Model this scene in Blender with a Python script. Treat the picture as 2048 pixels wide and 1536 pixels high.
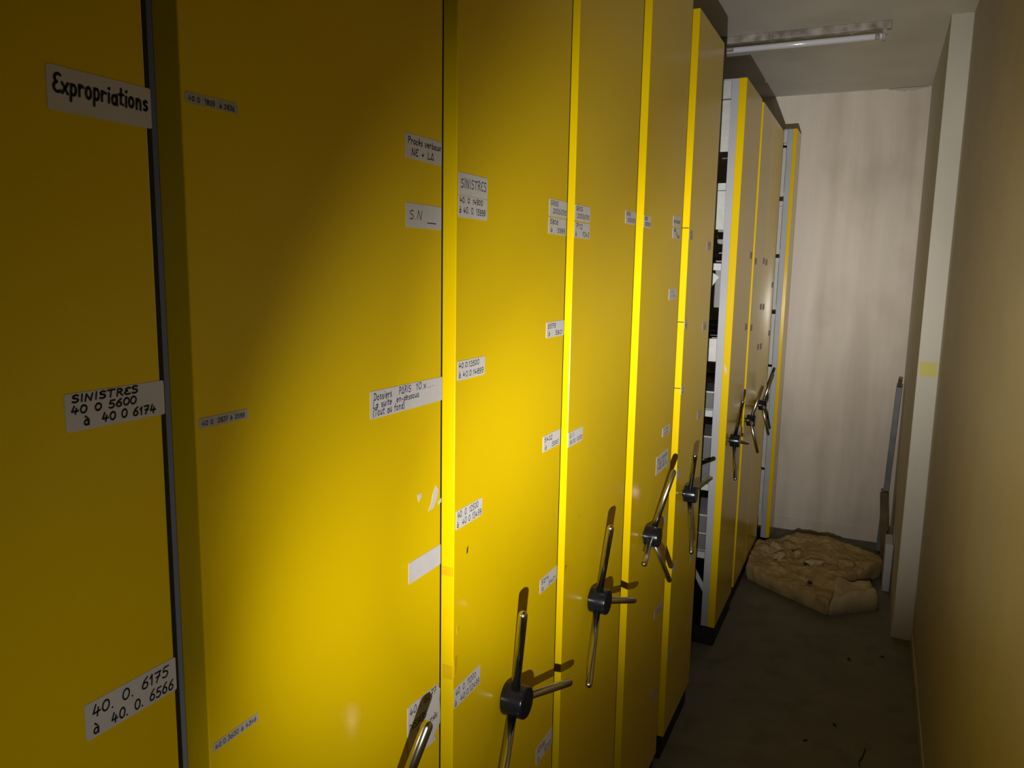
import bpy, bmesh, math, random
from mathutils import Vector, Matrix, noise
for o in list(bpy.data.objects): bpy.data.objects.remove(o)
SC = bpy.context.scene
COL = SC.collection
EYE = 1.65                                   # camera height above the floor (m)
def Z(z): return z + EYE                     # heights below are measured from the camera

# ------------------------------------------------------------ camera
PITCH, YAW, ROLL, FPX = math.radians(8.6034), math.radians(25.0019), math.radians(-1.0555), 1553.43
fw = Vector((-math.sin(YAW)*math.cos(PITCH), math.cos(YAW)*math.cos(PITCH), -math.sin(PITCH)))
rt = Vector((math.cos(YAW), math.sin(YAW), 0)); dn = fw.cross(rt)
r2 = rt*math.cos(ROLL) + dn*math.sin(ROLL); d2 = -rt*math.sin(ROLL) + dn*math.cos(ROLL)
cd = bpy.data.cameras.new('camera'); cam = bpy.data.objects.new('camera', cd); COL.objects.link(cam)
cam.matrix_world = Matrix(((r2.x, -d2.x, -fw.x, 0), (r2.y, -d2.y, -fw.y, 0), (r2.z, -d2.z, -fw.z, EYE), (0, 0, 0, 1)))
cd.sensor_width = 36; cd.lens = FPX*36/2048; cd.clip_start = .02
SC.camera = cam
# ------------------------------------------------------------ world, light, exposure
w = bpy.data.worlds.new('world'); SC.world = w; w.use_nodes = True
w.node_tree.nodes['Background'].inputs[0].default_value = (.75, .8, 1, 1)
w.node_tree.nodes['Background'].inputs[1].default_value = .0
SC.view_settings.view_transform = 'Standard'; SC.view_settings.look = 'None'
SC.view_settings.gamma = 1; SC.view_settings.use_curve_mapping = False
SC.view_settings.exposure = -0.05
# the torch in the photographer's hand: hot spot, corona and spill of one lamp
def torch(name, half, power, az=-6, el=7, blend=1.0, rad=.007):
    l = bpy.data.lights.new(name, 'SPOT'); l.energy = power; l.spot_size = math.radians(2*half); l.spot_blend = blend
    l.shadow_soft_size = rad; l.color = (1, .965, .90)
    o = bpy.data.objects.new(name, l); COL.objects.link(o); o.location = (-.05, .10, Z(-.40))
    a, e = math.radians(az), math.radians(el)
    d = Vector((math.sin(a)*math.cos(e), math.cos(a)*math.cos(e), math.sin(e)))
    o.rotation_euler = d.to_track_quat('-Z', 'Y').to_euler()
    return o
for n_, h_, p_, az_, el_ in [('hot_spot', 13, 62, -6, 8), ('core_low', 18, 40, -10, 2), ('core_high', 18, 100, -2, 9), ('core_right', 16, 80, -2, -4),
        ('beam_low', 22, 76, -14, 0), ('beam_high', 22, 24, -14, 12), ('beam_top', 26, 62, -8, 16), ('beam_right', 28, 30, 0, 6),
        ('corona', 34, 33, -18, 7), ('corona_low', 30, 15, -25, -9), ('spill', 78, 2.5, -22, 4)]:
    torch('torch_'+n_, h_, p_, az_, el_)

# ------------------------------------------------------------ materials
def mat(name, col, rough=.5, metal=0, spec=.5, coat=0, noise_amt=0, nscale=8, bump=0, bscale=200, col2=None, stretch=None, coat_r=.1):
    m = bpy.data.materials.new(name); m.use_nodes = True; nt = m.node_tree; b = nt.nodes['Principled BSDF']
    b.inputs['Base Color'].default_value = (*col, 1); b.inputs['Roughness'].default_value = rough
    b.inputs['Metallic'].default_value = metal; b.inputs['Specular IOR Level'].default_value = spec
    b.inputs['Coat Weight'].default_value = coat; b.inputs['Coat Roughness'].default_value = coat_r
    tc = nt.nodes.new('ShaderNodeTexCoord'); mp = nt.nodes.new('ShaderNodeMapping')
    nt.links.new(tc.outputs['Object'], mp.inputs['Vector'])
    if stretch: mp.inputs['Scale'].default_value = stretch
    if noise_amt:
        n = nt.nodes.new('ShaderNodeTexNoise'); n.inputs['Scale'].default_value = nscale; n.inputs['Detail'].default_value = 6
        nt.links.new(mp.outputs[0], n.inputs['Vector'])
        r = nt.nodes.new('ShaderNodeValToRGB'); r.color_ramp.elements[0].position = .35; r.color_ramp.elements[1].position = .7
        c2 = col2 or tuple(c*(1-noise_amt) for c in col)
        r.color_ramp.elements[0].color = (*c2, 1); r.color_ramp.elements[1].color = (*col, 1)
        nt.links.new(n.outputs['Fac'], r.inputs[0]); nt.links.new(r.outputs[0], b.inputs['Base Color'])
    if bump:
        n2 = nt.nodes.new('ShaderNodeTexNoise'); n2.inputs['Scale'].default_value = bscale; n2.inputs['Detail'].default_value = 4
        nt.links.new(tc.outputs['Object'], n2.inputs['Vector'])
        bp = nt.nodes.new('ShaderNodeBump'); bp.inputs['Strength'].default_value = bump; bp.inputs['Distance'].default_value = .002
        nt.links.new(n2.outputs['Fac'], bp.inputs['Height']); nt.links.new(bp.outputs[0], b.inputs['Normal'])
    return m
M = dict(
    yellow=mat('yellow_enamel', (.80, .555, .001), .19, spec=.45, noise_amt=.05, nscale=2.5, bump=.04, bscale=7),
    grey=mat('grey_enamel', (.42, .43, .47), .5, noise_amt=.1, nscale=5),
    lgrey=mat('light_grey_enamel', (.55, .56, .58), .55, noise_amt=.12, nscale=20),
    black=mat('black_base_paint', (.012, .012, .012), .7, noise_amt=.3, nscale=12),
    rubber=mat('rubber', (.012, .009, .008), .7, noise_amt=.2),
    chrome=mat('chrome_plate', (.56, .55, .53), .20, metal=1, noise_amt=.15, nscale=60),
    hub=mat('dark_blue_plastic', (.008, .009, .014), .24, spec=.4, noise_amt=.2, nscale=40),
    paper=mat('label_paper', (.62, .60, .60), .6, noise_amt=.06, nscale=60),
    fadep=mat('faded_paper_or_reflection', (.50, .47, .43), .6, noise_amt=.1, nscale=60),
    folder=mat('folder_card', (.60, .60, .58), .7, noise_amt=.12, nscale=30),
    darkbox=mat('dark_grey_board', (.16, .16, .155), .7, noise_amt=.2, nscale=20),
    ink=mat('black_marker_ink', (.006, .005, .008), .5, noise_amt=.1),
    blueink=mat('blue_biro_ink', (.02, .03, .16), .5, noise_amt=.1),
    greyink=mat('faded_pencil', (.12, .11, .12), .6, noise_amt=.1),
    ceiling=mat('ceiling_paint', (.76, .74, .68), .85, noise_amt=.10, nscale=3, bump=.25, bscale=90),
    backwall=mat('back_wall_paint', (.80, .725, .64), .75, noise_amt=.08, nscale=3.2, stretch=(5, 1, .35), bump=.2, bscale=60),
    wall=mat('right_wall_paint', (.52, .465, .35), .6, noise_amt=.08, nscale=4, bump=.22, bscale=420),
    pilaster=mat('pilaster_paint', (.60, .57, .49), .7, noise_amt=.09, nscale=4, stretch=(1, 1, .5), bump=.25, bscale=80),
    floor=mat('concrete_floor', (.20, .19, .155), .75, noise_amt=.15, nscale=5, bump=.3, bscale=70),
    tin=mat('lamp_tray_paint', (.52, .48, .43), .5, noise_amt=.45, nscale=22, col2=(.2, .17, .14)),
    tubeg=mat('fluorescent_tube_glass', (.75, .77, .85), .08, spec=.8, noise_amt=.04, nscale=10),
    wool=mat('glass_wool', (.56, .42, .19), .95, noise_amt=.5, nscale=14, col2=(.36, .25, .11), bump=1, bscale=160),
    wool2=mat('glass_wool_lining', (.62, .50, .29), .9, noise_amt=.25, nscale=12, bump=.8, bscale=160),
    wood=mat('worn_board', (.17, .11, .06), .8, noise_amt=.5, nscale=10),
    strip=mat('grey_metal_strip', (.20, .22, .25), .45, noise_amt=.3, nscale=12),
    postit=mat('pale_yellow_paper', (.62, .56, .16), .7, noise_amt=.08),
    tape=mat('yellowed_tape', (.74, .47, .003), .25, spec=.7, noise_amt=.15, nscale=30),
    dirt=mat('dark_crumb', (.04, .03, .02), .9, noise_amt=.3),
)
# stains on wall, ceiling and worn floor; wall streaks are reflected light painted in
def stain_light_layer(m, scale, stretch, dark, lo=.52, hi=.72):
    nt = m.node_tree; b = nt.nodes['Principled BSDF']; src = b.inputs['Base Color'].links[0].from_socket
    tc = nt.nodes.new('ShaderNodeTexCoord'); mp = nt.nodes.new('ShaderNodeMapping'); mp.inputs['Scale'].default_value = stretch
    n = nt.nodes.new('ShaderNodeTexNoise'); n.inputs['Scale'].default_value = scale; n.inputs['Detail'].default_value = 3
    r = nt.nodes.new('ShaderNodeMapRange'); r.inputs[1].default_value = lo; r.inputs[2].default_value = hi
    mx = nt.nodes.new('ShaderNodeMixRGB'); mx.blend_type = 'MULTIPLY'; mx.inputs[2].default_value = (*dark, 1)
    nt.links.new(tc.outputs['Object'], mp.inputs[0]); nt.links.new(mp.outputs[0], n.inputs['Vector'])
    nt.links.new(n.outputs['Fac'], r.inputs[0]); nt.links.new(r.outputs[0], mx.inputs[0])
    nt.links.new(src, mx.inputs[1]); nt.links.new(mx.outputs[0], b.inputs['Base Color'])
stain_light_layer(M['backwall'], 2.0, (3.0, 1, .35), (.86, .845, .83), .45, .65)  # upright streaks: light reflected off the panels, painted into the wall colour
stain_light_layer(M['backwall'], 3.1, (1.2, 1, .8), (.88, .865, .85), .5, .7)
stain_light_layer(M['ceiling'], 1.6, (1, 1, 1), (.86, .85, .84))
stain_light_layer(M['floor'], 9, (1, 1, 1), (.78, .76, .73))

# ------------------------------------------------------------ mesh helpers
def link(name, bm, m, parent=None, smooth=False, bevel=0, seg=2, loc=None):
    me = bpy.data.meshes.new(name); bm.normal_update(); bm.to_mesh(me); bm.free()
    me.materials.append(M[m] if isinstance(m, str) else m)
    o = bpy.data.objects.new(name, me); COL.objects.link(o)
    if smooth:
        for p in me.polygons: p.use_smooth = True
    if bevel:
        b = o.modifiers.new('bevel', 'BEVEL'); b.width = bevel; b.segments = seg; b.limit_method = 'ANGLE'
    if parent is not None:
        o.parent = parent; o.matrix_parent_inverse = parent.matrix_world.inverted()
    return o
def box(bm, x0, x1, y0, y1, z0, z1):
    v = [bm.verts.new((x, y, z)) for x in (x0, x1) for y in (y0, y1) for z in (z0, z1)]
    for f in ((0,1,3,2),(4,6,7,5),(0,4,5,1),(2,3,7,6),(0,2,6,4),(1,5,7,3)): bm.faces.new([v[i] for i in f])
    bmesh.ops.recalc_face_normals(bm, faces=bm.faces[:])
def B(*a):
    bm = bmesh.new(); box(bm, *a); return bm
def obox(bm, p0, p1, w, h, up=Vector((0, 1, 0))):
    """bar from p0 to p1, w wide along 'up', h in the third direction"""
    p0, p1 = Vector(p0), Vector(p1); d = (p1-p0).normalized(); u = (up-d*up.dot(d)).normalized(); s = d.cross(u)
    v = [bm.verts.new(p + u*a*w/2 + s*b*h/2) for p in (p0, p1) for a, b in ((-1,-1),(1,-1),(1,1),(-1,1))]
    for f in ((0,1,2,3),(7,6,5,4),(0,4,5,1),(1,5,6,2),(2,6,7,3),(3,7,4,0)): bm.faces.new([v[i] for i in f])
    bmesh.ops.recalc_face_normals(bm, faces=bm.faces[:])
def tube(bm, p0, p1, rings, n=24):
    """lathe along p0->p1; rings = [(t metres from p0, radius)]"""
    p0, p1 = Vector(p0), Vector(p1); d = (p1-p0).normalized()
    a = d.orthogonal().normalized(); b = d.cross(a); R = []
    for t, r in rings:
        R.append([bm.verts.new(p0 + d*t + (a*math.cos(2*math.pi*i/n)+b*math.sin(2*math.pi*i/n))*max(r, 1e-5)) for i in range(n)])
    for A, C in zip(R, R[1:]):
        for i in range(n): bm.faces.new((A[i], A[(i+1) % n], C[(i+1) % n], C[i]))
    bm.faces.new(R[0][::-1]); bm.faces.new(R[-1]); bmesh.ops.recalc_face_normals(bm, faces=bm.faces[:])
def empty(name, loc):
    o = bpy.data.objects.new(name, None); COL.objects.link(o); o.location = loc; o.empty_display_size = .05
    o.matrix_world = Matrix.Translation(Vector(loc)); return o
def tag(o, label, cat, group=None, kind=None):
    if label: o['label'] = label
    if cat: o['category'] = cat
    if group: o['group'] = group
    if kind: o['kind'] = kind
    return o
def struct(name, bm, m, label=None, cat=None, **k):
    o = link(name, bm, m, **k); o['kind'] = 'structure'
    if label: o['label'] = label
    if cat: o['category'] = cat
    return o

# ------------------------------------------------------------ the room
FL, CE, XR, XP, YP, YB = 0.0, Z(1.051), .262, .179, 3.79, 5.15
XL, YF = -3.1, -2.2
struct('floor', B(XL, XR+.1, YF, YB+.1, -.1, 0), 'floor', 'grey dusty concrete floor of the aisle', 'floor')
struct('ceiling', B(XL, XR+.1, YF, YB+.1, CE, CE+.1), 'ceiling', 'off-white painted ceiling above the aisle', 'ceiling')
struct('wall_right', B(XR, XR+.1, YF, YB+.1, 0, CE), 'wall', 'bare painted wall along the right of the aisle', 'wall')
struct('wall_back', B(XL, XR, YB, YB+.1, 0, CE), 'backwall', 'stained off-white wall closing the aisle, reflected-light streaks painted in', 'wall')
struct('wall_left', B(XL-.1, XL, YF, YB+.1, 0, CE), 'wall', 'painted wall behind the shelving', 'wall')
struct('wall_front', B(XL, XR, YF-.1, YF, 0, CE), 'wall', 'painted wall behind the photographer', 'wall')
struct('wall_pilaster', B(XP, XR, YP, YB, 0, CE), 'pilaster', 'off-white boxed-out pillar projecting from the right wall', 'pillar', bevel=.003)
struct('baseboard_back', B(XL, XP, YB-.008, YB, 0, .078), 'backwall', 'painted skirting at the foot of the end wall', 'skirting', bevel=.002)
struct('baseboard_pilaster', B(XP-.004, XR, YP-.006, YP, 0, .078), 'pilaster', 'painted skirting at the foot of the pillar', 'skirting', bevel=.002)
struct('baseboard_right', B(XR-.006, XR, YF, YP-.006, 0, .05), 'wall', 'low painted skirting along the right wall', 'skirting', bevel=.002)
# flaked plaster where ceiling meets the end wall
bm = bmesh.new(); random.seed(4)
N = 26; top = []; bot = []
for i in range(N+1):
    t = i/N; x = -.04 + .205*t
    h = .006 + .020*math.sin(math.pi*min(1, t*1.05))*(.6+.5*noise.noise(Vector((t*9, 0, 0)))) + random.uniform(-.001, .001)
    top.append(x); bot.append(h)
for i in range(N):
    x0, x1 = top[i], top[i+1]; h0, h1 = bot[i], bot[i+1]
    v = [bm.verts.new(p) for p in ((x0, YB-.002, CE-.001), (x1, YB-.002, CE-.001), (x1, YB-.002-h1*.7, CE-.003), (x0, YB-.002-h0*.7, CE-.003),
                                   (x0, YB-.001, CE-h0), (x1, YB-.001, CE-h1))]
    bm.faces.new((v[0], v[1], v[2], v[3])); bm.faces.new((v[3], v[2], v[5], v[4]))
bmesh.ops.remove_doubles(bm, verts=bm.verts, dist=1e-5)
struct('trim_1', bm, 'pilaster', 'flaking plaster seam between ceiling and end wall', 'plaster')

# ------------------------------------------------------------ handwriting (single-stroke letters)
def arc(cx, cy, rx, ry, a0, a1, n=10):
    return [(cx+rx*math.cos(math.radians(a0+(a1-a0)*i/n)), cy+ry*math.sin(math.radians(a0+(a1-a0)*i/n))) for i in range(n+1)]
O_ = arc(.3, .5, .26, .48, 100, 460, 16)
G = {
 '0': (.6, [O_]), 'O': (.62, [O_]), '1': (.3, [[(.02, .7), (.18, 1), (.18, 0)]]),
 '2': (.6, [arc(.28, .75, .24, .25, 170, -30, 8)+[(.04, 0), (.56, .02)]]),
 '3': (.55, [arc(.24, .76, .22, .24, 150, -70, 8)+arc(.24, .26, .26, .27, 80, -150, 9)]),
 '4': (.62, [[(.22, 1), (.04, .32), (.58, .36)], [(.42, .68), (.36, 0)]]),
 '5': (.58, [[(.55, 1), (.16, .97), (.1, .58)]+arc(.26, .3, .26, .3, 110, -140, 9)]),
 '6': (.56, [[(.46, 1), (.2, .75)]+arc(.28, .28, .23, .28, 160, 520, 12)]),
 '7': (.56, [[(.03, .95), (.52, .98), (.2, 0)], [(.14, .5), (.48, .52)]]),
 '8': (.56, [arc(.28, .75, .2, .24, -90, 270, 12), arc(.28, .26, .25, .26, 90, 450, 12)]),
 '9': (.56, [arc(.27, .7, .22, .28, 0, 360, 12)+[(.48, .4)]+arc(.22, .22, .25, .22, 10, -120, 6)]),
 'S': (.56, [arc(.3, .76, .23, .23, 40, 250, 8)+arc(.26, .26, .25, .27, 80, -140, 9)]),
 'I': (.22, [[(.1, 1), (.1, 0)]]), 'N': (.66, [[(.05, 0), (.1, 1), (.5, 0), (.6, 1)]]),
 'T': (.62, [[(0, .97), (.62, 1)], [(.32, 1), (.28, 0)]]),
 'R': (.62, [[(.1, 0), (.12, 1)]+arc(.24, .76, .26, .24, 90, -90, 7)+[(.58, 0)]]),
 'E': (.56, [arc(.36, .76, .26, .22, 50, 250, 7)+arc(.34, .27, .3, .26, 110, 310, 8)]),
 'G': (.62, [arc(.34, .5, .3, .48, 55, 320, 11)+[(.6, .46), (.34, .44)]]),
 'D': (.66, [[(.12, .98), (.14, .03), (0, .08)], [(.02, .96)]+arc(.14, .5, .48, .46, 85, -85, 9)]),
 'L': (.5, [[(.1, 1), (.06, .03), (.5, .06)]]), 'C': (.58, [arc(.34, .5, .3, .48, 50, 310, 10)]),
 'A': (.62, [[(0, 0), (.3, 1), (.58, 0), (.06, .06)]]), 'V': (.6, [[(0, 1), (.26, 0), (.6, 1)]]),
 'P': (.58, [[(.1, 0), (.1, 1)]+arc(.2, .74, .34, .25, 95, -100, 8)]), 'B': (.58, [[(.1, 0), (.1, 1)]+arc(.2, .76, .26, .23, 95, -85, 6)+arc(.2, .27, .34, .27, 85, -95, 7)]),
 'x': (.5, [[(0, .6), (.44, 0)], [(.46, .62), (.02, 0)]]),
 'p': (.5, [[(.08, .6), (.06, -.35)], arc(.25, .3, .2, .3, 130, -150, 9)]),
 'r': (.42, [[(.06, .58), (.08, 0)], [(.08, .36), (.22, .58), (.4, .5)]]),
 'o': (.5, [arc(.24, .3, .2, .3, 90, 450, 12)]), 'i': (.2, [[(.1, .58), (.1, 0)], [(.1, .85), (.12, .9)]]),
 'a': (.52, [arc(.23, .28, .19, .28, 40, 360, 10)+[(.44, .6), (.46, 0)]]),
 't': (.42, [[(.2, .95), (.18, .08), (.38, .03)], [(.02, .6), (.4, .63)]]),
 'n': (.52, [[(.06, .6), (.08, 0)], [(.08, .38), (.24, .6), (.4, .52), (.44, 0)]]),
 's': (.4, [arc(.22, .45, .15, .14, 40, 240, 6)+arc(.18, .15, .17, .15, 80, -130, 7)]),
 'c': (.42, [arc(.24, .3, .2, .3, 50, 310, 8)]), 'e': (.46, [[(.06, .3), (.42, .34)]+arc(.24, .3, .19, .3, 20, 310, 9)]),
 'v': (.46, [[(0, .6), (.2, 0), (.44, .62)]]), 'u': (.5, [[(.06, .6), (.08, .1), (.24, 0), (.42, .2), (.44, .6), (.46, 0)]]),
 'b': (.5, [[(.08, 1), (.08, 0)], arc(.25, .3, .2, .3, 150, -150, 9)]), 'd': (.52, [arc(.23, .28, .19, .28, 40, 330, 10), [(.44, 1), (.44, 0)]]),
 'f': (.4, [[(.36, .95), (.2, .9), (.16, 0)], [(0, .55), (.34, .58)]]), 'm': (.74, [[(.06, .6), (.08, 0)], [(.08, .4), (.22, .6), (.34, .5), (.36, 0)], [(.36, .4), (.5, .6), (.64, .5), (.66, 0)]]),
 '.': (.22, [[(.08, .03), (.1, .0)]]), '+': (.5, [[(.04, .32), (.46, .34)], [(.25, .55), (.24, .08)]]), '_': (.8, [[(0, .1), (.8, .1)]]),
 '-': (.36, [[(.02, .3), (.3, .32)]]), '(': (.24, [arc(.3, .4, .25, .6, 120, 240, 7)]), ')': (.24, [arc(-.06, .4, .25, .6, 60, -60, 7)]),
 ' ': (.42, []),
}
G['à'] = (.52, G['a'][1]+[[(.1, 1.0), (.3, .78)]]); G['è'] = (.46, G['e'][1]+[[(.1, 1.0), (.28, .8)]]); G['é'] = G['è']
def write(bm, X, y0, z0, W, H, text, rng, thick=.0011, slant=.08):
    """pen strokes on the plane x=X reading towards +Y, fitted into W x H"""
    adv = [G.get(c, G['x'])[0]*rng.uniform(.93, 1.07)+.13 for c in text]; tot = sum(adv); k = W/tot; cy = 0
    for c, a in zip(text, adv):
        dz = rng.uniform(-.04, .04); sc = rng.uniform(.92, 1.06)
        for pl in G.get(c, G['x'])[1]:
            pts = [Vector((0, y0+(cy+px+slant*py)*k, z0+(py*sc+dz)*H)) for px, py in pl]
            if len(pts) == 1: pts.append(pts[0]+Vector((0, .001, 0)))
            for p, q in zip(pts, pts[1:]):
                d = q-p
                if d.length < 1e-6: d = Vector((0, 1e-5, 0))
                n = Vector((0, -d.z, d.y)).normalized()*thick/2; e = d.normalized()*thick*.35
                vs = [bm.verts.new((X, v.y, v.z)) for v in (p-n-e, q-n+e, q+n+e, p+n-e)]
                bm.faces.new(vs)
            if thick >= .0012:
                for p in pts: bm.faces.new([bm.verts.new((X+.00005, p.y+thick*.5*math.cos(a_*math.pi/4), p.z+thick*.5*math.sin(a_*math.pi/4))) for a_ in range(8)])
        cy += a
def paper(root, X, quad, text=None, ink='ink', m='paper', seed=0, label=None, thick=.0011, name='label_or_reflection', round_=.0016, curl=0):
    """quad = (y,z) TL TR BR BL on the panel face X"""
    tl, tr, br, bl = [Vector((q[0], Z(q[1]))) for q in quad]
    bm = bmesh.new(); pts = []
    P = [bl, br, tr, tl]
    for i in range(4):
        a, b, c = P[i-1], P[i], P[(i+1) % 4]
        r = min(round_, (a-b).length*.3, (c-b).length*.3)
        u, v = (a-b).normalized()*r, (c-b).normalized()*r
        pts += [b+u, b+u*.3+v*.3, b+v]
    f = bm.faces.new([bm.verts.new((X+.0005, p.x, p.y)) for p in pts])
    r = bmesh.ops.extrude_face_region(bm, geom=[f]); bmesh.ops.translate(bm, vec=(-.0004, 0, 0), verts=[g for g in r['geom'] if isinstance(g, bmesh.types.BMVert)])
    bmesh.ops.recalc_face_normals(bm, faces=bm.faces[:])
    o = link(name, bm, m, root)
    if label: o['label'] = label
    if text:
        rng = random.Random(seed or hash(len(text)*7+int(tl.x*1000))); bm = bmesh.new()
        Wd = ((tr-tl).length+(br-bl).length)/2; Hh = ((tl-bl).length+(tr-br).length)/2
        for t, u0, u1, v0, h in text:
            write(bm, X+.0009, bl.x+u0*Wd, bl.y+v0*Hh+u0*(br.y-bl.y), (u1-u0)*Wd, h*Hh, t, rng, thick)
        link('handwriting', bm, ink, o)
    return o

# ------------------------------------------------------------ shelving carriages
ZT, ZB = Z(.7605), Z(-1.565)
RAILS = [.353, .028, -.286, -.593, -.918, -1.226]
def handwheel(root, X, y, z, ang, dx):
    bm = bmesh.new(); x0 = X+.001; x1 = X+.047
    tube(bm, (x0, y, z), (x1, y, z), [(0, .011), (.0055, .011), (.006, .0270), (.0072, .0280), (x1-x0-.003, .0280), (x1-x0-.0010, .0272), (x1-x0, .026)], 40)
    h = link('handwheel_hub', bm, 'hub', root, smooth=True)
    m = h.modifiers.new('es', 'EDGE_SPLIT'); m.split_angle = math.radians(38)
    hx = X+.026
    for k in range(3):
        a = math.radians(ang+120*k); d = Vector((0, math.cos(a), math.sin(a)))
        p0 = Vector((hx, y, z))+d*.020; p1 = Vector((X+.057, y, z))+d*.196; L = (p1-p0).length; r = .0079
        bm = bmesh.new()
        tube(bm, p0, p1, [(0, r), (L-.009, r), (L-.006, r*.95), (L-.003, r*.74), (L-.001, r*.42), (L, r*.1)], 20)
        link('handwheel_rod', bm, 'chrome', h, smooth=True)
    return h
def carriage(name, label, y0, y1, X=-.54, seal=False, wheel=None, zt=ZT, zb=ZB, rails=RAILS, thick=.03, group='mobile shelving carriages', flush_base=False, edge_r=.0012):
    root = tag(empty(name, (X-.3, (y0+y1)/2, 0)), label, 'shelving unit', group)
    ye = y1-(.005 if seal else 0)
    link('end_panel', B(X-thick, X, y0, ye, zb, zt), 'yellow', root, bevel=edge_r, seg=2)
    if seal: link('rubber_seal', B(X-thick+.002, X-.001, ye, y1, zb+.01, zt-.005), 'rubber', root)
    link('base', B(XL+.35, X-(.002 if flush_base else .010), y0+.002, y1-.004, .0, zb-.004), 'black', root)
    xb = X-thick
    for x in (xb-.030, XL+.4):
        for yy in (y0+.002, y1-.034):
            link('upright', B(x, x+.030, yy, yy+.03, zb, zt-.002), 'grey', root, bevel=.001)
    for r in [zt-EYE-.075]+rails:
        top = r == zt-EYE-.075
        for yy in (y0+.003, y1-.021):
            link('top_beam' if top else 'shelf_rail', B(XL+.43, xb-.031, yy, yy+.018, Z(r)-(0 if top else .028), Z(r)+(.07 if top else 0)), 'lgrey', root)
    link('top_cover', B(XL+.4, xb-.001, y0+.004, y1-.004, zt-.004, zt), 'grey', root)
    if wheel: handwheel(root, X, *wheel)
    return root
C = {}
spec = [
 (1, .030, .464, True, (.250, -.76, 95, 0), 'nearest yellow carriage at the photo\'s left edge, bearing the Expropriations label'),
 (2, .494, .930, True, (.712, -.758, 63, 0), 'yellow carriage with the Procès verbaux and blank white labels near its right edge'),
 (3, .965, 1.392, True, (1.144, -.746, 104.3, 0), 'yellow carriage with a big SINISTRES label at its left edge'),
 (4, 1.427, 1.846, True, (1.590, -.741, 100.3, 0), 'yellow carriage with the 7112 to 7345 label at its left edge'),
 (5, 1.909, 2.325, False, (2.042, -.733, 62.4, 0), 'yellow carriage whose handwheel rod covers the next bright edge'),
 (6, 2.419, 2.813, False, (2.523, -.738, 124, 0), 'yellow carriage just before the dark opening with shelf rails'),
 (7, 3.319, 3.754, False, (3.405, -.730, 106, 0), 'yellow carriage beyond the dark opening, chipped on its bright front edge'),
 (8, 3.815, 4.190, False, (3.869, -.721, 54.8, 0), 'narrow yellow carriage between the chipped one and the last handwheel'),
 (9, 4.196, 4.620, False, (4.284, -.710, 55, 0), 'farthest yellow carriage with a handwheel, before the thin end unit'),
]
for k, y0, y1, seal, wh, lab in spec:
    C[k] = carriage('shelving_carriage', lab, y0, y1, seal=seal, wheel=(wh[0], Z(wh[1]), wh[2], wh[3]), flush_base=(k in (7,)))
C[10] = carriage('shelving_end_unit', 'thin fixed yellow shelving end unit against the stained, light-streaked back wall, no handwheel', 4.80, 5.0, X=-.488, zt=Z(.80), zb=Z(-1.615), thick=.021,
                 rails=[.40, .077, -.248, -.562, -.878, -1.193], group=None)

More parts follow.
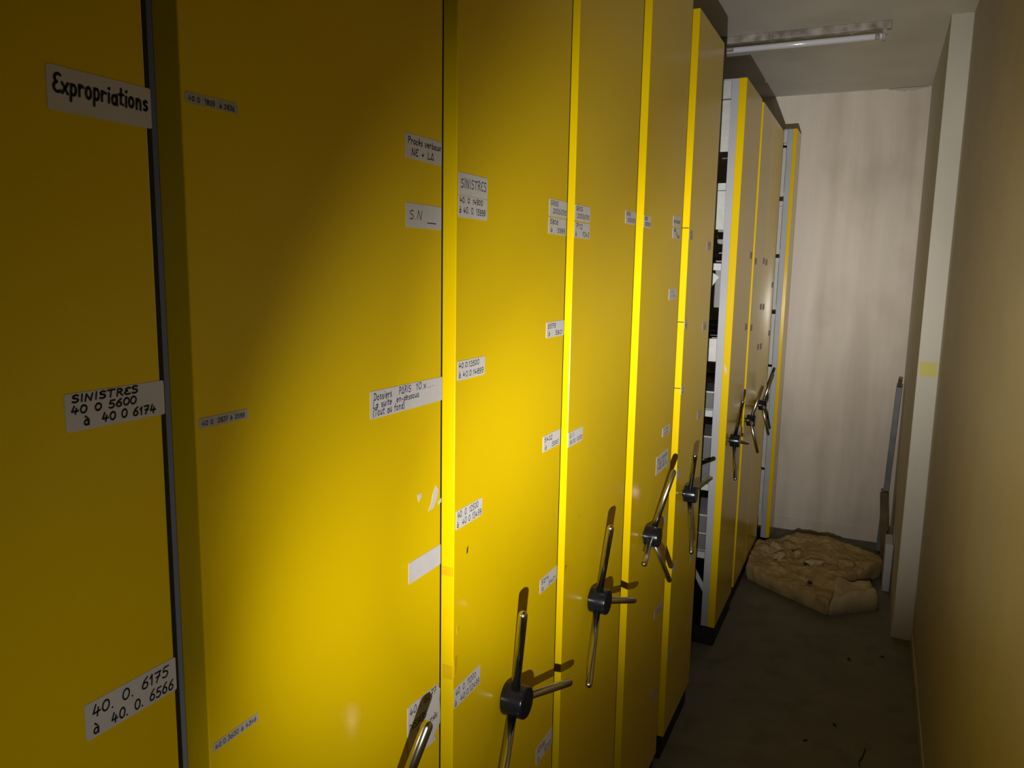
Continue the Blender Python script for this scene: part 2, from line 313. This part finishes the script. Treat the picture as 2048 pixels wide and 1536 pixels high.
# ------------------------------------------------------------ paper labels, and far reflections drawn as blank labels
FX = -.54
def R4(y, z, w=.087, h=.030, t=0): return [(y, z), (y+w, z+t), (y+w, z+t-h), (y, z-h)]
two = lambda a, b: [(a, .06, .06+.115*len(a), .60, .26), (b, .10, .93, .12, .27)]
L = [
 (1, R4(.376, .135, .087, .031), [('Expropriations', .05, .97, .42, .40)], 'ink', 'paper', .0020, 'white label handwritten Expropriations'),
 (1, R4(.373, -.100, .089, .029), [('SINISTRES', .06, .72, .76, .19), ('40 0 5600', .05, .70, .46, .20), ('à  40 0 6174', .16, .90, .12, .22)], 'ink', 'paper', .0014, 'white label SINISTRES 40 0 5600 à 40 0 6174'),
 (1, R4(.372, -.348, .088, .031), [('40. 0. 6175', .07, .92, .56, .30), ('à  40. 0. 6566', .07, .97, .10, .28)], 'ink', 'paper', .0013, 'white label 40.0.6175 à 40.0.6566'),
 (2, R4(.498, .1405, .060, .0092, .001), [('40 0  1859  à 2836', .05, .92, .25, .45)], 'greyink', 'fadep', .0006, 'narrow faded label 40 0 1859 à 2836'),
 (2, R4(.498, -.1395, .060, .0095), [('40 0  2837 à 3599', .05, .92, .25, .45)], 'greyink', 'fadep', .0006, 'narrow faded label 40 0 2837 à 3599'),
 (2, R4(.498, -.455, .060, .0092), [('40.0.3600 à 4346', .04, .95, .22, .50)], 'greyink', 'fadep', .0006, 'narrow faded label 40.0.3600 à 4346'),
 (2, R4(.836, .1605, .087, .030), [('Procès verbaux', .05, .98, .60, .27), ('NE + LA', .14, .78, .14, .28)], 'ink', 'paper', .0012, 'white label Procès verbaux NE + LA'),
 (2, R4(.836, .0765, .087, .030), [('S.N', .08, .46, .34, .36), ('_', .58, .86, .22, .2)], 'ink', 'paper', .0010, 'white label S.N'),
 (2, [(.757, -.151), (.927, -.153), (.927, -.186), (.757, -.185)], [('Dossiers', .04, .27, .66, .26), ('PARIS', .36, .53, .68, .26), ('10.x.....', .60, .88, .68, .26), ('La suite  en-dessous.', .03, .66, .38, .24), ('(Tout au fond)', .03, .44, .08, .28)], 'blueink', 'paper', .0010, 'long paper strip in blue biro: Dossiers PARIS'),
 (2, R4(.841, -.395, .084, .030), None, 'ink', 'paper', 0, 'blank white label'),
 (3, R4(.970, .1285, .088, .0305), [('SINISTRES', .06, .96, .34, .40)], 'ink', 'paper', .0012, 'white label SINISTRES'),
 (3, R4(.970, .0972, .088, .0300), [('40. 0. 14900', .03, .83, .68, .24), ('à 40. 0. 15999', .02, .94, .20, .28)], 'ink', 'paper', .0011, 'white label 40.0.14900 à 40.0.15999'),
 (3, R4(.971, -.1365, .086, .0285), [('40.0.13500', .03, .78, .62, .26), ('à 40.0.14899', .03, .94, .14, .28)], 'ink', 'paper', .0010, 'white label 40.0.13500 à 40.0.14899'),
 (3, R4(.970, -.3600, .084, .0290), [('40. 0. 12500', .05, .84, .58, .32), ('à  40 0 13499', .02, .97, .10, .32)], 'ink', 'paper', .0010, 'white label 40.0.12500 à 40 0 13499'),
 (3, R4(.968, -.6420, .086, .0330), [('40. 0. 11200', .05, .84, .58, .30), ('à  40.0.12499', .02, .97, .10, .30)], 'ink', 'paper', .0010, 'white label 40.0.11200 à 40.0.12499'),
 (3, R4(1.300, .1205, .086, .0300), [('GROS', .06, .48, .62, .26), ('DOSSIERS', .20, .97, .16, .28)], 'ink', 'paper', .0011, 'white label GROS DOSSIERS'),
 (3, R4(1.299, .0885, .086, .0295), two('5806', 'à   5999'), 'ink', 'paper', .0011, 'white label 5806 à 5999'),
 (3, R4(1.300, -.0990, .087, .0290), two('5579', 'à   5801'), 'ink', 'paper', .0011, 'white label 5579 à 5801'),
 (3, R4(1.298, -.3100, .086, .0305), two('5402', 'à   5561'), 'ink', 'paper', .0011, 'white label 5402 à 5561'),
 (3, R4(1.300, -.5895, .086, .0290), two('5214', 'à   5401'), 'ink', 'paper', .0011, 'white label 5214 à 5401'),
 (3, R4(1.301, -.9400, .084, .0380), two('5208', 'à   5210'), 'ink', 'paper', .0011, 'white label 5208 à 5210'),
 (4, R4(1.430, .1205, .086, .0300), [('GROS', .06, .48, .62, .26), ('DOSSIERS', .14, .93, .16, .28)], 'ink', 'paper', .0011, 'white label GROS DOSSIERS'),
 (4, R4(1.429, .0875, .086, .0300), [('7112', .08, .52, .60, .30), ('à    7345', .04, .97, .10, .30)], 'ink', 'paper', .0011, 'white label 7112 à 7345'),
 (4, R4(1.429, -.3280, .084, .0300), [('G.V.', .06, .45, .60, .30), ('90.00 10000', .10, .97, .14, .28)], 'blueink', 'paper', .0010, 'white label in blue biro'),
 (4, R4(1.756, .1330, .084, .0300), [('GROS', .06, .48, .62, .26), ('DOSSIERS', .20, .97, .16, .28)], 'ink', 'paper', .0012, 'white label GROS DOSSIERS'),
 (5, R4(1.913, .1320, .063, .0300), [('GROS', .06, .50, .62, .26), ('DOSSIERS', .14, .95, .16, .28)], 'ink', 'paper', .0012, 'white label GROS DOSSIERS'),
 (5, R4(2.213, .1500, .084, .0300), [('GROS DOSSIERS', .05, .95, .38, .24)], 'ink', 'paper', .0012, None),
 (5, R4(2.213, .1170, .084, .0300), [('5600', .12, .42, .66, .26), ('à', .42, .6, .38, .24), ('5799', .60, .92, .08, .26)], 'ink', 'paper', .0014, None),
 (6, R4(2.424, .1215, .049, .0295), [('6100', .08, .6, .62, .22), ('6299', .4, .92, .14, .24)], 'greyink', 'fadep', .0008, None),
 (6, R4(2.705, .0965, .062, .0290), [('7000', .3, .9, .5, .25)], 'greyink', 'fadep', .0008, None),
 (5, R4(2.202, -.0550, .088, .0315), [('1200', .2, .7, .62, .22), ('à 1299', .2, .9, .2, .22)], 'blueink', 'paper', .0008, 'white label in faint blue biro'),
 (6, R4(2.424, -.1560, .037, .0285), [('6000', .1, .9, .3, .25)], 'greyink', 'fadep', .0008, None),
 (6, R4(2.703, -.1800, .063, .0290), [('6900', .3, .9, .3, .25)], 'greyink', 'fadep', .0008, None),
 (6, R4(2.424, -.3645, .035, .0275), [('5900', .1, .9, .55, .25), ('5999', .1, .9, .1, .25)], 'ink', 'paper', .0010, None),
 (6, R4(2.697, -.4900, .066, .0310), None, 'ink', 'fadep', .0008, None),
 (5, R4(2.203, -.4600, .088, .0270), [('40 5200', .15, .8, .58, .24), ('5299', .25, .8, .14, .24)], 'blueink', 'paper', .0010, 'white label in blue biro'),
 (5, R4(2.149, -.5350, .138, .0540), [('BR N DOSSIER', .10, .92, .66, .16), ('L 500 V6 0', .08, .80, .42, .16), ('P 400 500 RE', .10, .92, .18, .16)], 'blueink', 'paper', .0016, 'larger white note with three lines of blue biro'),
 (6, R4(2.424, -.6320, .036, .0400), None, 'ink', 'fadep', .0008, None),
 (5, R4(2.264, -.7480, .037, .0220), None, 'ink', 'fadep', .0008, None),
 (6, R4(2.424, -.9580, .058, .0260), None, 'ink', 'fadep', .0008, None),
 (5, R4(2.213, -1.030, .095, .0280), [('4800', .1, .6, .6, .25), ('4899', .3, .9, .14, .25)], 'greyink', 'fadep', .0009, None),
 (5, R4(2.225, -1.315, .076, .0270), None, 'ink', 'fadep', .0008, None),
 (6, R4(2.424, -1.270, .055, .0260), None, 'ink', 'fadep', .0008, None),
 (6, R4(2.725, -1.292, .060, .0240), None, 'ink', 'fadep', .0008, None),
 (6, R4(2.715, -1.028, .066, .0230), None, 'ink', 'fadep', .0008, None),
]
for k, (yy, zz) in enumerate([(3.67, .085), (3.65, -.24)]): L.append((7, R4(yy, zz, .075, .03), None, 'ink', 'fadep', 0, None))
for yy, zz in [(3.83, .060), (3.822, -.255), (4.112, .066), (4.112, -.165), (4.11, -.372)]: L.append((8, R4(yy, zz, .07, .03), None, 'ink', 'fadep', 0, None))  # faded patches stand in for soft reflections in the enamel, not labels
for yy, zz in [(4.21, .06), (4.21, -.17), (4.21, -.377), (4.53, -.06), (4.53, -.33)]: L.append((9, R4(yy, zz, .075, .03), None, 'ink', 'fadep', 0, None))  # also reflections on the panel, drawn as blank paper
for i, (k, q, t, ink, pm, th, lab) in enumerate(L):
    paper(C[k], FX, q, t, ink, pm, seed=100+i, label=lab, thick=th)
# torn note low on the second carriage, with scraps of earlier labels
def rag(root, X, pts, m, name, lift=.0006, text=None, label=None, th=.001, seed=5):
    bm = bmesh.new(); rng = random.Random(seed); P = []
    for i, p in enumerate(pts):
        q = pts[(i+1) % len(pts)]
        n = max(1, int(math.hypot(q[0]-p[0], q[1]-p[1])/.012))
        for j in range(n):
            t = j/n; jt = .0012 if j else 0
            P.append((p[0]+(q[0]-p[0])*t+rng.uniform(-jt, jt), Z(p[1]+(q[1]-p[1])*t+rng.uniform(-jt, jt))))
    f = bm.faces.new([bm.verts.new((X+lift, y, z)) for y, z in P])
    r = bmesh.ops.extrude_face_region(bm, geom=[f]); bmesh.ops.translate(bm, vec=(-lift+.0001, 0, 0), verts=[g for g in r['geom'] if isinstance(g, bmesh.types.BMVert)])
    bmesh.ops.recalc_face_normals(bm, faces=bm.faces[:])
    o = link(name, bm, m, root)
    if label: o['label'] = label
    if text:
        bm = bmesh.new()
        for t, y, z, W, H in text: write(bm, X+lift+.0004, y, Z(z), W, H, t, rng, th)
        link('handwriting', bm, 'ink', o)
    return o
rag(C[2], FX, [(.838, -.603), (.916, -.606), (.925, -.618), (.925, -.672), (.908, -.684), (.915, -.692), (.838, -.690)], 'paper', 'label_or_reflection', .0008,
    [('40 - 6277', .842, -.618, .072, .011), ('DOSSIERS', .841, -.640, .045, .010), ('Remboursés', .862, -.657, .055, .010), ('90', .872, -.672, .014, .009)], 'torn white paper label with a peeling corner', .0012)
rag(C[2], FX, [(.912, -.305), (.918, -.312), (.916, -.322), (.905, -.336), (.891, -.337), (.900, -.326), (.903, -.316)], 'paper', 'paper_scrap', .0005, label='diagonal scrap left from a torn-off label', seed=8)
rag(C[2], FX, [(.863, -.306), (.872, -.305), (.873, -.312), (.866, -.317)], 'paper', 'paper_scrap', .0005, seed=9)
rag(C[2], FX, [(.920, -.330), (.926, -.327), (.926, -.333), (.919, -.335)], 'paper', 'paper_scrap', .0005, seed=11)
rag(C[3], FX, [(.975, -.545), (.981, -.541), (.982, -.553), (.977, -.556)], 'tape', 'tape_remnant', .0006, seed=12)
rag(C[3], FX, [(.967, -.590), (.978, -.590), (.975, -.612), (.968, -.622)], 'tape', 'tape_remnant', .0008, seed=13)
rag(C[3], FX, [(1.005, -.428), (1.009, -.425), (1.008, -.436), (1.004, -.437)], 'dirt', 'scuff_mark', .0003, seed=14)
rag(C[4], FX, [(1.436, -.610), (1.444, -.608), (1.438, -.613), (1.437, -.628)], 'dirt', 'scuff_mark', .0003, seed=15)
rag(C[4], FX, [(1.506, -.528), (1.514, -.520), (1.512, -.523)], 'dirt', 'scuff_mark', .0003, seed=16)
# tape wrapped over the bright front edges, and chips in their paint
def edge_patch(root, y, x0, x1, z0, z1, m, name, label=None):
    o = link(name, B(x0, x1, y-.0006, y-.0001, Z(z0), Z(z1)), m, root)
    if label: o['label'] = label
edge_patch(C[3], .965, -.566, -.541, -.460, -.446, 'tape', 'tape_remnant')
edge_patch(C[3], .965, -.558, -.541, -.625, -.603, 'tape', 'tape_remnant')
for z in (.125, -.163, -.372): edge_patch(C[6], 2.419, -.566, -.541, z, z+.0025, 'dirt', 'scratch')
for y, x, z, m in [(3.3186, -.557, -.413, 'paper')]:
    bm = bmesh.new(); vs = []
    for i in range(12):
        a = 2*math.pi*i/12; vs.append(bm.verts.new((x+.004*math.cos(a)+.004*-math.sin(a), y, Z(z)+.021*math.sin(a)+.003*math.cos(3*a))))
    bm.faces.new(vs); link('paint_chip', bm, m, C[7])

# ------------------------------------------------------------ files hanging from the rails
def files(unit_x, y, top, bottoms, label, group, tilt=0, w=.34, m='folder', gap=.006):
    """suspension folders one behind the other, hung from 'top', each reaching down to its own level"""
    for i, zb_ in enumerate(bottoms):
        bm = bmesh.new(); yy = y+i*gap; x1 = unit_x-.004; x0 = x1-w
        box(bm, x0, x1, yy, yy+.0016, Z(zb_), Z(top))
        box(bm, x0+.01, x1-.006, yy-.0012, yy, Z(zb_)+.003, Z(zb_)+.007)
        if tilt:
            c = Vector((x1-.05, yy, Z(top))); bmesh.ops.rotate(bm, cent=c, matrix=Matrix.Rotation(math.radians(tilt+i*4), 3, 'Y'), verts=bm.verts)
        tag(link('hanging_folder', bm, m), label, 'folder', group)
xi = -.601
files(xi, 3.345, .684, [.655, .628, .600, .570, .545, .522, .486], 'off-white folder in the layered cluster below the top beam of the dark opening', 'folders below the top beam in the dark opening')
files(xi, 3.345, .324, [.303, .285, .262, .238, .169], 'off-white folder in the second layered cluster from the top of the dark opening', 'folders under the second rail in the dark opening')
files(xi, 3.345, 0., [-.13, -.15], 'off-white folder slipped askew under the third rail of the dark opening', 'folders slipped askew in the dark opening', tilt=32, gap=.02)
files(xi, 3.345, -.315, [-.385], 'single off-white folder hanging at mid height in the dark opening', None)
bx = [(-.593+.004, .075, -.5), (-.918+.004, .10, -.7), (-.918+.108, .10, -.8), (-1.226+.004, .078, -1), (-1.226+.086, .078, -1.1)]
nm = ['topmost dark grey archive box in the dark opening, just under mid height', 'lower box of the dark grey pair in the dark opening, above the white handwheel tip', 'upper box of the dark grey pair in the dark opening',
      'lowest dark grey archive box in the dark opening', 'dark grey archive box resting on the lowest box of the dark opening']
for (zb_, h, _), l in zip(bx, nm):
    r = tag(empty('archive_box', (-.76, 3.46, Z(zb_))), l, 'box', 'dark archive boxes in the opening')
    link('box_body', B(-.93, -.606, 3.345, 3.60, Z(zb_), Z(zb_)+h-.006), 'darkbox', r)
    link('box_lid', B(-.932, -.604, 3.342, 3.602, Z(zb_)+h-.006, Z(zb_)+h), 'lgrey', r)
# solid shelves under the boxes of that carriage, and its diagonal brace
for z in (-.593, -.918, -1.226): link('shelf_board', B(-1.2, -.602, 3.342, 3.730, Z(z), Z(z)+.003), 'lgrey', C[7])
bm = bmesh.new(); obox(bm, (-.70, 3.345, Z(-1.23)), (-.585, 3.345, Z(-1.43)), .02, .003, Vector((1, 0, 0))); link('brace', bm, 'lgrey', C[7])
for rz, nmz in [(.728, 'topmost'), (.40, 'second from the top'), (.077, 'third from the top'), (-.248, 'fourth from the top'), (-.562, 'fifth from the top'), (-.878, 'sixth from the top'), (-1.193, 'lowest')]:
    files(-.539, 4.822, rz-.0285, [rz-.3005], 'white folder filling the thin end unit, '+nmz, None, w=.36)

# ------------------------------------------------------------ fluorescent lamp on the ceiling
lamp = tag(empty('fluorescent_lamp', (-.645, 3.8, CE)), 'bare unlit fluorescent tube lamp screwed to the ceiling', 'lamp')
link('lamp_tray', B(-1.25, -.040, 3.782, 3.822, CE-.032, CE-.0005), 'tin', lamp, bevel=.003)
bm = bmesh.new(); tube(bm, (-1.215, 3.80, CE-.058), (-.072, 3.80, CE-.058), [(0, .011), (.004, .013), (1.139, .013), (1.143, .011)], 24)
link('fluorescent_tube', bm, 'tubeg', lamp, smooth=True)
for x in (-.072, -1.227):
    bm = bmesh.new(); box(bm, x, x+.012, 3.787, 3.813, CE-.078, CE-.030); box(bm, x-.004, x+.016, 3.790, 3.810, CE-.050, CE-.032)
    link('tube_holder', bm, 'tin', lamp, bevel=.002)
for x in (-.20, -.53): link('tray_clip', B(x, x+.012, 3.778, 3.826, CE-.034, CE-.0004), 'tin', lamp, bevel=.001)
link('starter', B(-.10, -.082, 3.770, 3.790, CE-.075, CE-.055), 'tin', lamp, bevel=.004)
link('starter', B(-.72, -.685, 3.770, 3.790, CE-.066, CE-.052), 'tin', lamp, bevel=.004)

# ------------------------------------------------------------ things in the aisle
tag(link('paper_note', B(.189, .254, YP-.0012, YP-.0002, Z(-.439), Z(-.377)), 'postit'), 'small blank pale yellow note stuck on the pillar', 'note')
# glass wool
random.seed(3)
poly = [(-.535, 4.43), (-.520, 4.17), (-.34, 4.035), (-.10, 3.885), (-.085, 4.02), (-.06, 4.24), (.05, 4.40), (.130, 4.54), (.130, 4.64), (-.02, 4.74), (-.16, 4.84), (-.30, 4.84), (-.42, 4.66), (-.53, 4.60)]
c0 = Vector((-.19, 4.36))
def bound(a):
    d = Vector((math.cos(a), math.sin(a))); best = .1
    for i in range(len(poly)):
        p, q = Vector(poly[i]), Vector(poly[(i+1) % len(poly)]); e = q-p; den = d.x*e.y-d.y*e.x
        if abs(den) < 1e-9: continue
        w_ = p-c0; t = (w_.x*e.y-w_.y*e.x)/den; s = (w_.x*d.y-w_.y*d.x)/den
        if t > 0 and -1e-6 <= s <= 1+1e-6: best = max(best, t)
    return best
def lump(x, y, s, a): return a*noise.fractal(Vector((x*s, y*s, 1.7)), 1.0, 2.1, 5)
bm = bmesh.new(); NA, NR = 360, 130; rings = []
for j in range(NR+1):
    t = j/NR; ring = []
    for i in range(NA):
        a = 2*math.pi*i/NA; R = bound(a)*(1+.02*noise.noise(Vector((math.cos(a)*6, math.sin(a)*6, 0))))
        s = min(1, t*1.12); x = c0.x+R*s*math.cos(a); y = c0.y+R*s*math.sin(a)
        h = .080+.035*math.exp(-((x+.25)**2/.02+(y-4.70)**2/.02))+.02*math.exp(-((x+.02)**2/.02+(y-4.50)**2/.03))+.015*math.exp(-((x+.5)**2/.01+(y-4.35)**2/.05))
        h += lump(x, y, 6, .022)+lump(x+5, y, 20, .009)+lump(x, y+9, 50, .004)+lump(x+3, y+9, 130, .0015)
        if t > .893:
            k = (t-.893)/.107; h = h*math.cos(k*math.pi/2)*.97+.002*(1-k); x += math.cos(a)*.012*math.sin(k*math.pi); y += math.sin(a)*.012*math.sin(k*math.pi)
        x = max(x, -.532)
        ring.append((x, y, max(h, .001)))
    rings.append([bm.verts.new(p) for p in ring] if j else [bm.verts.new(ring[0])])
for i in range(NA): bm.faces.new((rings[0][0], rings[1][i], rings[1][(i+1) % NA]))
for j in range(1, NR):
    for i in range(NA): bm.faces.new((rings[j][i], rings[j+1][i], rings[j+1][(i+1) % NA], rings[j][(i+1) % NA]))
bm.faces.new(rings[NR][::-1]); bmesh.ops.recalc_face_normals(bm, faces=bm.faces[:])
wool = tag(empty('glass_wool_batt', (-.19, 4.36, 0)), 'crumpled yellow glass wool batt lying on the floor at the end of the aisle', 'insulation')
link('batt', bm, 'wool', wool, smooth=True)
def pad(q, th, m, name, parent, amp=.01, sd=0, z0=0.0):
    bm = bmesh.new(); n = 26; T = []
    for i in range(n+1):
        row = []
        for j in range(n+1):
            u, v = i/n, j/n; P = (Vector(q[0])*(1-u)+Vector(q[1])*u)*(1-v)+(Vector(q[3])*(1-u)+Vector(q[2])*u)*v
            ed = min(u, 1-u, v, 1-v)*2; k = min(1, ed/.16); h = th*math.sqrt(max(0, 1-(1-k)**2))
            h = h*(1+.35*noise.noise(Vector((u*3+sd, v*3, 0))))+amp*noise.fractal(Vector((u*5, v*5, sd)), 1, 2, 4)*k
            row.append(bm.verts.new((P.x, P.y, z0+max(.001, h)+P.z)))
        T.append(row)
    for i in range(n):
        for j in range(n): bm.faces.new((T[i][j], T[i+1][j], T[i+1][j+1], T[i][j+1]))
    loop = [T[i][0] for i in range(n+1)]+[T[n][j] for j in range(1, n+1)]+[T[i][n] for i in range(n-1, -1, -1)]+[T[0][j] for j in range(n-1, 0, -1)]
    bm.faces.new(loop); bmesh.ops.recalc_face_normals(bm, faces=bm.faces[:])
    return link(name, bm, m, parent, smooth=True)
o = pad([(-.10, 3.885, 0), (.125, 4.075, 0), (.085, 4.28, 0), (-.10, 4.20, 0)], .080, 'wool2', 'folded_flap', wool, .010, 4); o['label'] = 'folded-over end showing its paler lining'
for k, (x, y, a, l) in enumerate([(-.42, 4.50, 2.1, .05), (-.35, 4.55, 2.5, .045), (-.47, 4.44, 2.2, .05), (-.29, 4.44, 1.2, .04), (-.20, 4.33, .5, .045), (-.04, 4.40, .3, .05), (-.38, 4.36, .9, .04)]):
    bm = bmesh.new(); bmesh.ops.create_icosphere(bm, subdivisions=4, radius=1)
    for v in bm.verts:
        f_ = 1+.45*noise.fractal(v.co*1.6+Vector((k*7, 0, 0)), 1, 2, 5); v.co = Vector((v.co.x*l*f_, v.co.y*.022*f_, v.co.z*.020*f_))
    bmesh.ops.rotate(bm, cent=(0, 0, 0), matrix=Matrix.Rotation(a, 3, 'Z'), verts=bm.verts); bmesh.ops.translate(bm, vec=(x, y, .095), verts=bm.verts)
    link('wool_tuft', bm, 'wool' if k % 2 else 'wool2', wool, smooth=True)
for k, (x, y, r) in enumerate([(-.235, 4.297, .016), (-.212, 4.335, .011), (-.198, 4.045, .011)]):
    bm = bmesh.new(); bmesh.ops.create_icosphere(bm, subdivisions=3, radius=r)
    for v in bm.verts: v.co = v.co*(1+.6*noise.noise(v.co*70+Vector((k*3, 0, 0)))); v.co.z *= .6
    bmesh.ops.translate(bm, vec=(x, y, .092), verts=bm.verts); o = link('dark_bit', bm, 'dirt', wool, smooth=True); o['label'] = 'small dark bit on the yellow wool'  # small dark lumps set on top of the wool
# things leaning in the corner by the pillar
bm = bmesh.new(); obox(bm, (.122, 4.98, .012), (.150, 4.93, 1.010), .045, .030, Vector((0, 1, 0)))
st = tag(empty('metal_strip', (.1, 4.98, 0)), 'tall grey metal strip leaning in the corner by the pillar', 'metal strip')
link('strip_body', bm, 'strip', st, bevel=.002)
bm = bmesh.new(); obox(bm, (.150, 4.93, 1.012), (.1515, 4.93, 1.050), .03, .020, Vector((0, 1, 0))); link('dark_end_cap', bm, 'wood', st, bevel=.002)
bm = bmesh.new(); obox(bm, (.150, 4.72, .012), (.118, 4.80, .41), .10, .040, Vector((0, 1, 0)))
tag(link('wooden_board', bm, 'wood', bevel=.002), 'short worn brown board leaning behind the narrow grey box', 'board')
bm = bmesh.new(); box(bm, .138, .173, 4.34, 4.52, .001, .258)
nb = tag(empty('narrow_box', (.153, 4.4, 0)), 'narrow light grey box standing on its edge against the pillar', 'box')
link('box_body', bm, 'lgrey', nb, bevel=.003)
link('box_flap', B(.1375, .1735, 4.338, 4.340, .228, .258), 'lgrey', nb)
bm = bmesh.new(); obox(bm, (.1745, 4.46, .004), (.1765, 4.46, .30), .17, .002, Vector((0, 1, 0)))
tag(link('card_sheet', bm, 'paper'), 'thin pale sheet wedged between the grey box and the pillar', 'sheet')
# crumbs
for k, (x, y, s, a, l) in enumerate([(.01, 3.47, .012, .3, 'small dark crumb on the floor in front of the glass wool'), (.14, 3.56, .010, 1.2, 'small dark crumb on the floor near the pillar foot'),
        (-.02, 2.91, .010, .5, 'small dark crumb in the middle of the aisle floor'), (-.11, 2.76, .009, 2, 'small dark crumb on the aisle floor near the photo\'s bottom')]):
    bm = bmesh.new(); bmesh.ops.create_icosphere(bm, subdivisions=2, radius=s)
    for v in bm.verts: v.co = v.co*(1+.5*noise.noise(v.co*90+Vector((k, 0, 0)))); v.co.z = v.co.z*.25+s*.26; v.co.x *= .5
    bmesh.ops.rotate(bm, cent=(0, 0, 0), matrix=Matrix.Rotation(a, 3, 'Z'), verts=bm.verts); bmesh.ops.translate(bm, vec=(x, y, 0), verts=bm.verts)
    tag(link('floor_crumb', bm, 'dirt', smooth=True), l, 'debris', 'crumbs on the floor')
bm = bmesh.new(); pts = [(.085, 2.80), (.078, 2.75), (.066, 2.71), (.070, 2.685)]
for p, q in zip(pts, pts[1:]): tube(bm, (*p, .003), (*q, .003), [(0, .002), (math.hypot(q[0]-p[0], q[1]-p[1]), .0018)], 8)
tag(link('bent_twig', bm, 'dirt', smooth=True), 'thin bent dark wire end lying on the aisle floor', 'debris')
